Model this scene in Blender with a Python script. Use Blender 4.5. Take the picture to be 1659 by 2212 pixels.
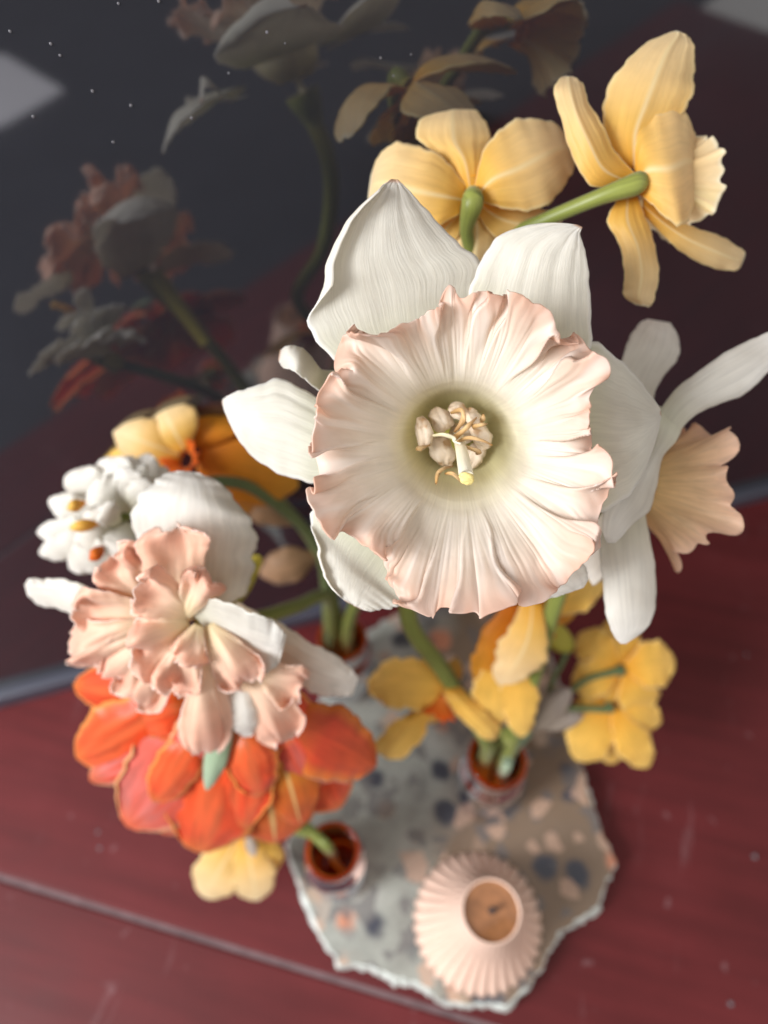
import bpy, math, random
import numpy as np
from mathutils import Vector

# ------------------------------------------------------------------ camera, world, light
S = bpy.context.scene
for o in list(bpy.data.objects): bpy.data.objects.remove(o)
COL = S.collection
H = 0.40                       # camera height above the table, metres
TH = math.radians(33)          # angle between the view and straight down
F = 1597.0                     # focal length in pixels of a 1659 x 2212 picture
CX, CY = 829.5, 1106.0
CAMP = np.array([0, 0, H])
FWD = np.array([0, math.sin(TH), -math.cos(TH)])
UPV = np.array([0, math.cos(TH), math.sin(TH)])
RGT = np.array([1.0, 0, 0])
cd = bpy.data.cameras.new('camera'); cam = bpy.data.objects.new('camera', cd); COL.objects.link(cam)
cam.location = (0, 0, H); cam.rotation_euler = (TH, 0, 0)
cd.sensor_fit = 'VERTICAL'; cd.sensor_height = 36; cd.sensor_width = 27; cd.lens = 26
cd.clip_start = 0.005; cd.clip_end = 50
cd.dof.use_dof = True; cd.dof.focus_distance = 0.158; cd.dof.aperture_fstop = 7.2
S.camera = cam
W = bpy.data.worlds.new('World'); S.world = W; W.use_nodes = True
bg = W.node_tree.nodes['Background']; bg.inputs[0].default_value = (1.0, 0.96, 0.925, 1); bg.inputs[1].default_value = 0.56
def area_lamp(name, loc, target, sx, sy, power, col):
    d = bpy.data.lights.new(name, 'AREA'); d.shape = 'RECTANGLE'; d.size = sx; d.size_y = sy; d.energy = power; d.color = col
    o = bpy.data.objects.new(name, d); COL.objects.link(o); o.location = loc
    o.rotation_euler = (Vector(target) - Vector(loc)).to_track_quat('-Z', 'Y').to_euler()
    return o
area_lamp('window_light', (-0.58, -0.22, 0.62), (0.0, 0.08, 0.18), 0.30, 0.36, 7.6, (0.97, 0.98, 1.0))
S.view_settings.view_transform = 'Standard'; S.view_settings.look = 'None'
S.view_settings.exposure = 0.50; S.view_settings.gamma = 1.0

# ------------------------------------------------------------------ helpers
def P(px, py, d):              # pixel of the 1659 x 2212 picture + depth in mm -> metres
    a = (np.asarray(px, float) - CX) / F; b = (CY - np.asarray(py, float)) / F; d = np.asarray(d, float) / 1000.0
    ray = FWD + a[..., None] * RGT + b[..., None] * UPV
    return CAMP + ray * d[..., None]
def G(px, py, z=0.0):          # pixel -> point at height z
    ray = FWD + (px - CX) / F * RGT + (CY - py) / F * UPV
    return CAMP + ray * ((z - H) / ray[2])
def empty(name, loc, label, cat, group=None):
    o = bpy.data.objects.new(name, None); COL.objects.link(o); o.location = Vector(loc); o.empty_display_size = 0.01
    tag(o, label, cat, group); return o
def tag(o, label, cat, group=None):
    o['label'] = label; o['category'] = cat
    if group: o['group'] = group
    return o
def root_loc(p):
    while p.parent: p = p.parent
    return np.array(p.location)
def mesh_obj(name, V, Fc, mat, parent=None, uv=None, smooth=True, loc=None):
    V = np.asarray(V, float).reshape(-1, 3)
    base = root_loc(parent) if parent else (np.array(loc) if loc is not None else np.zeros(3))
    me = bpy.data.meshes.new(name); me.from_pydata((V - base).tolist(), [], [list(map(int, f)) for f in Fc])
    if uv is not None:
        l = me.uv_layers.new(name='UVMap'); li = np.zeros(len(me.loops), dtype=np.int32); me.loops.foreach_get('vertex_index', li)
        l.data.foreach_set('uv', np.asarray(uv, float)[li].ravel())
    if smooth: me.polygons.foreach_set('use_smooth', [True] * len(me.polygons))
    for m in (mat if isinstance(mat, (list, tuple)) else [mat]): me.materials.append(m)
    me.update()
    o = bpy.data.objects.new(name, me); COL.objects.link(o)
    if parent: o.parent = parent
    else: o.location = Vector(base)
    return o
def grid_faces(nu, nv, wrap=False):
    i, j = np.meshgrid(np.arange(nu - 1), np.arange(nv if wrap else nv - 1), indexing='ij')
    j2 = (j + 1) % nv
    return np.stack([i * nv + j, (i + 1) * nv + j, (i + 1) * nv + j2, i * nv + j2], -1).reshape(-1, 4)
def catmull(K, u):             # K (n,k) control rows, u in 0..1
    K = np.asarray(K, float); n = len(K); Kp = np.vstack([2 * K[0] - K[1], K, 2 * K[-1] - K[-2]])
    x = np.clip(np.asarray(u) * (n - 1), 0, n - 1 - 1e-9); i = x.astype(int); t = (x - i)[:, None]
    a, b, c, d = Kp[i], Kp[i + 1], Kp[i + 2], Kp[i + 3]
    return 0.5 * (2 * b + (c - a) * t + (2 * a - 5 * b + 4 * c - d) * t**2 + (3 * b - a - 3 * c + d) * t**3)
def sines(x, fr, seed):
    r = random.Random(seed); out = 0
    for f in fr: out = out + math.sqrt(fr[0] / f) * np.sin(f * x + r.uniform(0, 6.28))
    return out
SEED = [10]; TILT = [0, 0.0]      # a flower head leaning: depth grows by TILT[1] mm per pixel below TILT[0]
def petal(parent, mat, secs, nu=36, nv=19, ruf=0.25, rfreq=9, fold=None, thick=0.32, name='petal', vein=0.07, seed=None, keel=0):
    """secs from base to tip: (Lx,Ly,Rx,Ry,depth,tilt,bulge) in pixels / mm; ruf = edge waviness in mm"""
    SEED[0] += 1; sd = SEED[0] if seed is None else seed
    u = np.linspace(0, 1, nu); u = 1 - (1 - u)**1.25
    K = catmull([list(s) + [0] * (7 - len(s)) for s in secs], u)
    v = np.linspace(-1, 1, nv); v = np.sign(v) * np.abs(v)**0.85
    U, Vv = np.meshgrid(u, v, indexing='ij')
    Lx, Ly, Rx, Ry, D, T, B = [K[:, k][:, None] for k in range(7)]
    w = (Vv + 1) / 2
    px = Lx + (Rx - Lx) * w; py = Ly + (Ry - Ly) * w
    hw = 0.5 * np.hypot(Rx - Lx, Ry - Ly)
    d = D + T * Vv - B * (1 - Vv**2) + TILT[1] * (py - TILT[0])
    d = d - keel * np.clip(1 - np.abs(Vv + .06 * np.sin(U * 5)) * 2.2, 0, 1)**1.3 * np.minimum(1, 3 * U)
    env = np.abs(Vv)**2.2 * np.minimum(1, 3 * U)
    d = d + ruf * env * (sines(U * 6.28, [rfreq * .25, rfreq * .5, rfreq], sd) * (Vv < 0) + sines(U * 6.28, [rfreq * .3, rfreq * .55, rfreq], sd + 99) * (Vv >= 0)) * 0.6
    d = d + vein * sines(Vv * 3.14 + .25 * np.sin(3 * U + 2 * Vv), [4, 7, 12, 19], sd + 5) * (.6 + .6 * np.sin(4 * U + sd)) * np.minimum(1, 4 * U)
    wob = 1 + 0.012 * sines(U * 6.28, [3, 7, 12], sd + 7) * ruf / 0.25
    mx, my = (Lx + Rx) / 2, (Ly + Ry) / 2
    if fold:                    # roll the margin of one side over towards the camera
        side, vf, u0, u1, up = fold
        sgn = -1 if side == 'L' else 1
        s = np.clip((U - u0) / 0.12, 0, 1) * np.clip((u1 - U) / 0.12, 0, 1)
        e = np.clip(sgn * Vv - vf, 0, None)
        r = (1 - vf) / (math.pi * 0.95)
        ang = e / r * s
        nvv = np.where(sgn * Vv > vf, sgn * (vf + np.where(s > 0.02, r * np.sin(ang) / np.maximum(s, .02), e)), Vv)
        d = d - np.where(sgn * Vv > vf, up * (1 - np.cos(ang)) / 2, 0)
        px = mx + (Rx - Lx) / 2 * nvv; py = my + (Ry - Ly) / 2 * nvv
    px = mx + (px - mx) * wob; py = my + (py - my) * wob
    o = mesh_obj(name, P(px, py, d), grid_faces(nu, nv), mat, parent, np.stack([U, w], -1).reshape(-1, 2))
    if thick:
        m = o.modifiers.new('thickness', 'SOLIDIFY'); m.thickness = thick / 1000; m.offset = 0
    return o
def petal2(parent, mat, base, tip, wid, bulge=2, arch=0, bend=0, p=1.15, q=0.75, w0=0.2, tilt=0, ruf=0.5, rfreq=8, nu=24, nv=13, frill=0, name='petal', thick=0.35, fold=None, mid=0):
    b = np.array(base, float); t = np.array(tip, float); dr = t[:2] - b[:2]; ln = np.hypot(*dr) + 1e-6
    nrm = np.array([-dr[1], dr[0]]) / ln
    secs = []
    for k in range(11):
        u = (k / 10.0); uu = 1 - (1 - u)**1.6
        c = b + (t - b) * uu
        xy = c[:2] + nrm * bend * math.sin(math.pi * uu)
        if frill:  w = w0 + (1 - w0) * min(1, uu * 1.25)**0.9; w *= (1 if uu < .85 else math.sqrt(max(0.02, 1 - ((uu - .85) / .15)**2 * .75)))
        else: w = max(w0 * (1 - uu), math.sin(math.pi * min(1, uu)**p)**q if uu < 1 else 0.03)
        h = wid / 2 * w
        secs.append((*(xy - nrm * h), *(xy + nrm * h), c[2] - arch * math.sin(math.pi * uu), tilt * uu, bulge * w * (1 - mid * uu)))
    o = petal(parent, mat, secs, nu, nv, ruf, rfreq, fold, thick, name)
    if frill:
        me = o.data; n = len(me.vertices); co = np.zeros(n * 3); me.vertices.foreach_get('co', co); co = co.reshape(-1, 3)
        uvx = np.repeat((1 - (1 - np.linspace(0, 1, nu))**1.25), nv); vv = np.tile(np.linspace(-1, 1, nv), nu); s = SEED[0]
        rq = random.Random(s); ph = [rq.uniform(0, 6.28) for _ in range(8)]; kk = [rq.uniform(.8, 1.25) for _ in range(4)]
        a = (1.0 * np.sin(2.4 * kk[0] * vv + 2.2 * uvx + ph[0]) + .8 * np.sin(4.4 * kk[1] * vv - 3.1 * uvx + ph[1]) + .45 * np.sin(7.5 * kk[2] * vv + 5 * uvx * np.sin(ph[4]) + ph[2]) + .35 * np.sin(7 * uvx + 3 * vv + ph[3]) + .16 * np.sin(13 * vv + 9 * uvx + ph[5])) * np.clip(uvx * 1.3, 0, 1)**1.3 * frill * 1.15 / 1000
        side = np.cross(FWD, (P(t[0], t[1], t[2]) - P(b[0], b[1], b[2]))); side = side / np.linalg.norm(side)
        co = co + (np.sin(3.1 * vv + ph[6] + 2 * uvx) * .9 + np.sin(6.3 * vv + ph[7]) * .6)[:, None] * (uvx**1.5)[:, None] * frill * .7 / 1000 * side
        b2 = sines(vv * 3.14, [1.6, 4.3, 9.5], s + 3) * uvx**4 * frill / 3000
        dirv = (P(t[0], t[1], t[2]) - P(b[0], b[1], b[2])); dirv = dirv / np.linalg.norm(dirv)
        co = co - a[:, None] * FWD + b2[:, None] * dirv
        me.vertices.foreach_set('co', co.ravel()); me.update()
    return o
def tube(parent, mat, pts, rad, name='stem', n=48, m=12, flat=1.0):
    """pts: world points, rad: radii in mm (list)"""
    u = np.linspace(0, 1, n); C = catmull(np.array(pts), u); R = catmull(np.array(rad, float)[:, None], u)[:, 0] if len(rad) == len(pts) else np.interp(u, np.linspace(0, 1, len(rad)), rad)
    T = np.gradient(C, axis=0); T /= np.linalg.norm(T, axis=1)[:, None]
    ref = np.array([0.3, 0.8, 0.1]); N = np.cross(T, ref); N /= np.linalg.norm(N, axis=1)[:, None]; B = np.cross(T, N)
    a = np.linspace(0, 2 * math.pi, m, endpoint=False)
    rr = (R / 1000)[:, None, None]
    V = C[:, None, :] + rr * (np.cos(a)[None, :, None] * N[:, None, :] + flat * np.sin(a)[None, :, None] * B[:, None, :])
    Fc = [list(f) for f in grid_faces(n, m, True)]
    Vf = V.reshape(-1, 3)
    Vf = np.vstack([Vf, C[0], C[-1]]); k = n * m
    Fc += [[k, (j + 1) % m, j] for j in range(m)] + [[k + 1, (n - 1) * m + j, (n - 1) * m + (j + 1) % m] for j in range(m)]
    U, A = np.meshgrid(u, np.linspace(0, 1, m), indexing='ij')
    uv = np.vstack([np.stack([U, A], -1).reshape(-1, 2), [0, 0], [1, 0]])
    return mesh_obj(name, Vf, Fc, mat, parent, uv)
def lathe(name, prof, mat, parent=None, loc=(0, 0, 0), n=64, flute=None):
    prof = np.array(prof, float); a = np.linspace(0, 2 * math.pi, n, endpoint=False)
    r = prof[:, 0][:, None] * np.ones(n)[None]
    if flute: k, amp = flute; r = r + prof[:, 2][:, None] * amp * (.5 * np.sqrt(np.abs(np.sin(a * k / 2)))[None] - .3)
    V = np.stack([r * np.cos(a), r * np.sin(a), prof[:, 1][:, None] * np.ones(n)[None]], -1).reshape(-1, 3) + np.array(loc)
    U, A = np.meshgrid(np.linspace(0, 1, len(prof)), a / 6.2832, indexing='ij')
    return mesh_obj(name, V, grid_faces(len(prof), n, True), mat, parent, np.stack([U, A], -1).reshape(-1, 2), loc=loc)
def blob(name, c, rad, axis_ang, mat, parent, seed, n1=20, n2=26, lump=0.18):
    """lumpy rounded mesh; c = (px,py,mm), rad = (along px, across px, depth mm)"""
    th = np.linspace(0.02, math.pi - 0.02, n1); ph = np.linspace(0, 2 * math.pi, n2, endpoint=False)
    T, Q = np.meshgrid(th, ph, indexing='ij')
    x, y, z = np.cos(T), np.sin(T) * np.cos(Q), np.sin(T) * np.sin(Q)
    l = 1 + lump * (sines(x * 3 + y * 2, [1, 2.1, 3.7], seed) + sines(z * 3 - y * 2.5 + x, [1.2, 2.6], seed + 1)) * 0.4
    x, y, z = x * l, y * l, z * l
    crease = -0.25 * np.exp(-(y / 0.16)**2) * (z < 0)
    ca, sa = math.cos(axis_ang), math.sin(axis_ang)
    px = c[0] + rad[0] * x * ca - rad[1] * y * sa; py = c[1] + rad[0] * x * sa + rad[1] * y * ca
    d = c[2] + rad[2] * (z - crease)
    return mesh_obj(name, P(px, py, d), grid_faces(n1, n2, True), mat, parent, np.stack([T / 3.1416, Q / 6.2832], -1).reshape(-1, 2))
def cup(parent, mat, c, axis, r0, r1, L, lobes=6, ruf=2.0, jag=1.0, name='cup', nt=34, na=150, flare=1.7, seed=3):
    """frilled cup; c world point of its base, axis in (right, up, forward) camera terms, mm"""
    ax = axis[0] * RGT + axis[1] * UPV + axis[2] * FWD; ax = ax / np.linalg.norm(ax)
    e1 = np.cross(ax, [0.2, 0.3, 0.9]); e1 /= np.linalg.norm(e1); e2 = np.cross(ax, e1)
    t = np.linspace(0, 1, nt); a = np.linspace(0, 2 * math.pi, na, endpoint=False); T, A = np.meshgrid(t, a, indexing='ij')
    R = r0 + (r1 - r0) * T**flare + T**2.5 * ruf * sines(A, [lobes, lobes * 2, lobes * 3 + 1], seed) * .6 + 0.12 * T * sines(A, [31, 47], seed)
    Z = L * (T - 0.12 * T**3) + T**3 * jag * sines(A, [lobes - 1, lobes * 2 + 1, lobes * 4], seed + 4) * .7
    A2 = A + 0.06 * T**2 * np.sin(lobes * 2 * A + 1)
    V = c + ((R * np.cos(A2))[..., None] * e1 + (R * np.sin(A2))[..., None] * e2 + Z[..., None] * ax) / 1000
    o = mesh_obj(name, V, grid_faces(nt, na, True), mat, parent, np.stack([T, A / 6.2832], -1).reshape(-1, 2))
    m = o.modifiers.new('thickness', 'SOLIDIFY'); m.thickness = 0.0004; m.offset = 0
    return o

# ------------------------------------------------------------------ materials
def newmat(name):
    m = bpy.data.materials.new(name); m.use_nodes = True; nt = m.node_tree; nt.nodes.clear()
    out = nt.nodes.new('ShaderNodeOutputMaterial'); return m, nt, out
def N(nt, t, **kw):
    n = nt.nodes.new(t)
    for k, v in kw.items():
        if k in ('inp',):
            for a, b in v.items(): n.inputs[a].default_value = b
        else: setattr(n, k, v)
    return n
def ramp(nt, stops, src=None):
    r = nt.nodes.new('ShaderNodeValToRGB'); e = r.color_ramp.elements
    while len(e) < len(stops): e.new(0.5)
    for k, (p, c) in enumerate(stops): e[k].position = p; e[k].color = (*c, 1) if len(c) == 3 else c
    if src is not None: nt.links.new(src, r.inputs[0])
    return r
def mixc(nt, a, b, fac, mode='MIX'):
    m = nt.nodes.new('ShaderNodeMix'); m.data_type = 'RGBA'; m.blend_type = mode
    for s, k in ((a, 6), (b, 7), (fac, 0)):
        if isinstance(s, (int, float)): m.inputs[k].default_value = s
        elif isinstance(s, tuple): m.inputs[k].default_value = (*s, 1) if len(s) == 3 else s
        else: nt.links.new(s, m.inputs[k])
    return m.outputs[2]
def petal_mat(name, stops, edge=None, edge_w=0.12, veins=0.12, vfreq=38, trans=0.38, tcol=None, rough=0.5, bump=0.35, tips=None, midrib=None, along=2.5, spots=None, flame=None, ff=6, fl=1.2, fs=.6, u0=.0):
    m, nt, out = newmat(name); L = nt.links.new
    uv = N(nt, 'ShaderNodeUVMap'); sep = N(nt, 'ShaderNodeSeparateXYZ'); L(uv.outputs[0], sep.inputs[0])
    col = ramp(nt, stops, sep.outputs[0]).outputs[0]
    cmb = N(nt, 'ShaderNodeCombineXYZ')
    for k, s in ((0, along), (1, vfreq)):
        mm = N(nt, 'ShaderNodeMath', operation='MULTIPLY'); L(sep.outputs[k], mm.inputs[0]); mm.inputs[1].default_value = s; L(mm.outputs[0], cmb.inputs[k])
    oi = N(nt, 'ShaderNodeObjectInfo'); rs = N(nt, 'ShaderNodeMath', operation='MULTIPLY'); L(oi.outputs['Random'], rs.inputs[0]); rs.inputs[1].default_value = 50; L(rs.outputs[0], cmb.inputs[2])
    vn = N(nt, 'ShaderNodeTexNoise', inp={'Scale': 1.0, 'Detail': 3.0, 'Roughness': 0.55, 'Distortion': 0.7}); L(cmb.outputs[0], vn.inputs['Vector'])
    vr = ramp(nt, [(0.30, (1 - veins * 2.2,) * 3), (0.62, (1 + veins * .3,) * 3)], vn.outputs[0])
    col = mixc(nt, col, vr.outputs[0], 1.0, 'MULTIPLY')
    tc = N(nt, 'ShaderNodeTexCoord'); bn = N(nt, 'ShaderNodeTexNoise', inp={'Scale': 90.0, 'Detail': 4.0}); L(tc.outputs['Object'], bn.inputs['Vector'])
    br = ramp(nt, [(0.3, (0.9, 0.88, 0.85)), (0.7, (1.03, 1.03, 1.03))], bn.outputs[0]); col = mixc(nt, col, br.outputs[0], 1.0, 'MULTIPLY')
    av = N(nt, 'ShaderNodeMath', operation='SUBTRACT'); L(sep.outputs[1], av.inputs[0]); av.inputs[1].default_value = 0.5
    ab = N(nt, 'ShaderNodeMath', operation='ABSOLUTE'); L(av.outputs[0], ab.inputs[0])
    if flame:                   # coloured streaks running along the petal
        c2 = N(nt, 'ShaderNodeCombineXYZ')
        for k, s_ in ((0, fl), (1, ff)):
            mm = N(nt, 'ShaderNodeMath', operation='MULTIPLY'); L(sep.outputs[k], mm.inputs[0]); mm.inputs[1].default_value = s_; L(mm.outputs[0], c2.inputs[k])
        L(rs.outputs[0], c2.inputs[2])
        fn = N(nt, 'ShaderNodeTexNoise', inp={'Scale': 1.0, 'Detail': 2.0}); L(c2.outputs[0], fn.inputs['Vector'])
        f1_ = ramp(nt, [(.46, (0, 0, 0)), (.62, (fs,) * 3)], fn.outputs[0]).outputs[0]
        um = ramp(nt, [(u0, (0, 0, 0)), (min(1, u0 + .25), (1, 1, 1))], sep.outputs[0]).outputs[0] if u0 else None
        if um is not None: f1_ = mixc(nt, f1_, um, 1.0, 'MULTIPLY')
        col = mixc(nt, col, flame, f1_)
    if edge:
        er = ramp(nt, [(0.5 - edge_w, (0, 0, 0)), (0.5, (1, 1, 1))], ab.outputs[0]); col = mixc(nt, col, edge, er.outputs[0])
    if midrib:
        mr = ramp(nt, [(0.0, (0.8,) * 3), (0.05, (0, 0, 0))], ab.outputs[0]); col = mixc(nt, col, midrib, mr.outputs[0])
    if tips:
        tr = ramp(nt, [(0.93, (0, 0, 0)), (0.985, (1, 1, 1))], sep.outputs[0]); col = mixc(nt, col, tips, tr.outputs[0])
    if spots:
        sn = N(nt, 'ShaderNodeTexNoise', inp={'Scale': 260.0, 'Detail': 2.0}); L(tc.outputs['Object'], sn.inputs['Vector'])
        sr = ramp(nt, [(0.60, (0, 0, 0)), (0.68, (.75,) * 3)], sn.outputs[0]); col = mixc(nt, col, spots, sr.outputs[0])
    bp = N(nt, 'ShaderNodeBump', inp={'Strength': bump, 'Distance': 0.0006}); L(vn.outputs[0], bp.inputs['Height'])
    pr = N(nt, 'ShaderNodeBsdfPrincipled', inp={'Roughness': rough, 'Sheen Weight': 0.15, 'Specular IOR Level': 0.35}); L(col, pr.inputs['Base Color']); L(bp.outputs[0], pr.inputs['Normal'])
    tl = N(nt, 'ShaderNodeBsdfTranslucent')
    tcolr = mixc(nt, col, tcol, 0.55, 'MULTIPLY') if tcol else col
    L(tcolr, tl.inputs[0]); L(bp.outputs[0], tl.inputs['Normal'])
    mx = N(nt, 'ShaderNodeMixShader', inp={0: trans}); L(pr.outputs[0], mx.inputs[1]); L(tl.outputs[0], mx.inputs[2]); L(mx.outputs[0], out.inputs[0])
    return m
WHITE = petal_mat('white_petal', [(0, (.66, .68, .48)), (.3, (.83, .82, .75)), (1, (.88, .865, .83))], edge=(.93, .92, .90), edge_w=.04, veins=.04, vfreq=60, along=5, trans=.45, tcol=(1, .93, .78), tips=(.62, .40, .27), bump=.3)
WHITE2 = petal_mat('white_petal_smooth', [(0, (.80, .80, .66)), (.3, (.86, .85, .80)), (1, (.90, .885, .86))], veins=.05, vfreq=22, trans=.46, tcol=(1, .93, .80), bump=.2)
CREAM = petal_mat('cream_petal', [(0, (.80, .72, .56)), (.5, (.86, .80, .72)), (1, (.89, .86, .81))], veins=.06, vfreq=22, trans=.4, tcol=(1, .88, .72), bump=.2)
CORONA = petal_mat('pale_pink_corona', [(0, (.66, .62, .30)), (.15, (.80, .76, .48)), (.28, (.88, .85, .68)), (.42, (.89, .85, .76)), (.60, (.88, .81, .72)), (.82, (.87, .72, .61)), (1, (.85, .59, .46))], veins=.03, vfreq=130, along=3, trans=.46, tcol=(1, .88, .76), bump=.15, rough=.5, flame=(.94, .90, .86), ff=60, fl=1.2, fs=.55, u0=.42)
PEACH = petal_mat('peach_cup', [(0, (.86, .64, .30)), (.5, (.90, .68, .42)), (1, (.90, .66, .50))], veins=.08, vfreq=90, trans=.46, tcol=(1, .8, .6), bump=.25)
PINK = petal_mat('peach_pink_ruffle', [(0, (.88, .78, .50)), (.35, (.93, .73, .56)), (.7, (.93, .62, .47)), (.95, (.93, .67, .54)), (1, (.94, .84, .78))], edge=(.93, .78, .70), edge_w=.03, veins=.04, vfreq=18, trans=.46, tcol=(1, .82, .72), bump=.15)
YEL = petal_mat('yellow_petal', [(0, (.88, .46, .03)), (.22, (.91, .61, .15)), (.55, (.92, .72, .37)), (1, (.94, .80, .53))], edge=(.92, .80, .46), edge_w=.05, veins=.035, vfreq=24, trans=.45, tcol=(1, .84, .5), bump=.15, midrib=(.90, .78, .46), tips=(.9, .85, .66))
YEL2 = petal_mat('deep_yellow_petal', [(0, (.92, .46, .03)), (.3, (.94, .60, .10)), (1, (.95, .69, .20))], edge=(.96, .76, .32), edge_w=.07, veins=.06, vfreq=16, trans=.4, tcol=(1, .7, .3), bump=.25)
AMBERP = petal_mat('amber_petal', [(0, (.76, .22, .01)), (.4, (.78, .33, .02)), (1, (.82, .45, .05))], veins=.06, vfreq=14, trans=.46, tcol=(1, .6, .25))
ORANGE = petal_mat('orange_cup', [(0, (.82, .26, .02)), (1, (.86, .17, .01))], veins=.06, vfreq=30, trans=.4, tcol=(1, .5, .2))
TULIP = petal_mat('red_orange_tulip', [(0, (.72, .22, .02)), (.3, (.86, .09, .015)), (.75, (.90, .12, .035)), (1, (.92, .30, .05))], edge=(.94, .50, .12), edge_w=.10, veins=.16, vfreq=9, trans=.46, tcol=(1, .45, .25), rough=.35, bump=.25, flame=(.92, .30, .10), ff=4, fs=.35)
TULIPK = petal_mat('pink_red_tulip', [(0, (.80, .35, .05)), (.25, (.80, .14, .09)), (.7, (.84, .26, .22)), (1, (.84, .22, .06))], edge=(.95, .66, .30), edge_w=.09, veins=.16, vfreq=9, trans=.46, tcol=(1, .5, .35), rough=.3, bump=.25, flame=(.84, .10, .03), ff=5, fs=.8)
TULIPY = petal_mat('flamed_tulip', [(0, (.72, .50, .05)), (.5, (.78, .20, .02)), (1, (.82, .13, .03))], edge=(.84, .26, .04), edge_w=.10, veins=.14, vfreq=8, trans=.46, tcol=(1, .55, .2), rough=.35, midrib=(.86, .74, .30))
TULIPD = petal_mat('dark_red_tulip', [(0, (.62, .16, .02)), (.4, (.52, .05, .015)), (1, (.58, .10, .02))], edge=(.62, .18, .02), edge_w=.2, veins=.14, vfreq=8, trans=.28, tcol=(1, .4, .2), rough=.4)
GREEN = petal_mat('green_stem', [(0, (.50, .46, .08)), (.12, (.30, .33, .07)), (.7, (.20, .24, .05)), (1, (.30, .32, .08))], veins=.15, vfreq=9, trans=.12, rough=.4, along=1)
GREEND = petal_mat('dark_green_stem', [(0, (.09, .13, .05)), (1, (.14, .18, .06))], veins=.15, vfreq=9, trans=.08, rough=.4, along=1)
GREENL = petal_mat('pale_green_leaf', [(0, (.25, .36, .20)), (1, (.42, .52, .38))], veins=.1, vfreq=12, trans=.25)
YGREEN = petal_mat('yellow_green_bud', [(0, (.42, .40, .05)), (1, (.74, .62, .08))], veins=.08, vfreq=10, trans=.3)
PAPER = petal_mat('papery_spathe', [(0, (.55, .46, .36)), (1, (.72, .64, .60))], veins=.14, vfreq=16, trans=.46)
TANP = petal_mat('dry_tan_spathe', [(0, (.42, .26, .13)), (1, (.50, .30, .18))], veins=.14, vfreq=16, trans=.46)
ANTHER = petal_mat('dry_anther', [(0, (.84, .66, .47)), (.5, (.90, .77, .61)), (1, (.82, .62, .43))], veins=.10, vfreq=6, trans=.15, spots=(.46, .25, .09), bump=.7)
DRIED = petal_mat('dried_filament', [(0, (.62, .34, .10)), (.5, (.78, .54, .27)), (1, (.48, .24, .07))], veins=.2, vfreq=8, trans=.2)
STYLE = petal_mat('cream_style', [(0, (.82, .74, .48)), (1, (.88, .84, .70))], veins=.04, vfreq=6, trans=.2)
STIGMA = petal_mat('yellow_stigma', [(0, (.86, .72, .26)), (1, (.84, .70, .28))], veins=.1, vfreq=8, trans=.15)

def table_mat():
    m, nt, out = newmat('red_lacquer_board'); L = nt.links.new
    tc = N(nt, 'ShaderNodeTexCoord'); mp = N(nt, 'ShaderNodeMapping'); mp.inputs['Rotation'].default_value = (0, 0, math.radians(14)); L(tc.outputs['Object'], mp.inputs[0])
    n1 = N(nt, 'ShaderNodeTexNoise', inp={'Scale': 9.0, 'Detail': 6.0, 'Roughness': .6}); L(mp.outputs[0], n1.inputs['Vector'])
    st = N(nt, 'ShaderNodeMapping'); st.inputs['Scale'].default_value = (60, 9, 1); L(mp.outputs[0], st.inputs[0])
    n2 = N(nt, 'ShaderNodeTexNoise', inp={'Scale': 1.6, 'Detail': 5.0, 'Roughness': .6}); L(st.outputs[0], n2.inputs['Vector'])
    gr = N(nt, 'ShaderNodeMapping'); gr.inputs['Scale'].default_value = (6, 70, 1); L(mp.outputs[0], gr.inputs[0])
    n3 = N(nt, 'ShaderNodeTexNoise', inp={'Scale': 1.5, 'Detail': 5.0}); L(gr.outputs[0], n3.inputs['Vector'])
    c = ramp(nt, [(.3, (.088, .0115, .0125)), (.55, (.112, .0150, .0165)), (.75, (.132, .022, .024))], n1.outputs[0]).outputs[0]
    g = ramp(nt, [(.35, (.82, .82, .82)), (.65, (1.08, 1.08, 1.08))], n3.outputs[0]).outputs[0]; c = mixc(nt, c, g, 1.0, 'MULTIPLY')
    w = ramp(nt, [(.63, (0, 0, 0)), (.78, (.32, .32, .32))], n2.outputs[0]).outputs[0]; c = mixc(nt, c, (.30, .19, .20), w)
    sp = N(nt, 'ShaderNodeTexNoise', inp={'Scale': 95.0, 'Detail': 2.0}); L(mp.outputs[0], sp.inputs['Vector'])
    s2 = ramp(nt, [(.70, (0, 0, 0)), (.78, (.35,) * 3)], sp.outputs[0]).outputs[0]; c = mixc(nt, c, (.30, .19, .20), s2)
    r = ramp(nt, [(.3, (.46,) * 3), (.7, (.64,) * 3)], n1.outputs[0])
    bp = N(nt, 'ShaderNodeBump', inp={'Strength': .15, 'Distance': .0006}); L(n3.outputs[0], bp.inputs['Height'])
    pr = N(nt, 'ShaderNodeBsdfPrincipled', inp={'Specular IOR Level': .22}); L(c, pr.inputs['Base Color']); L(r.outputs[0], pr.inputs['Roughness']); L(bp.outputs[0], pr.inputs['Normal'])
    L(pr.outputs[0], out.inputs[0]); return m
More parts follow.
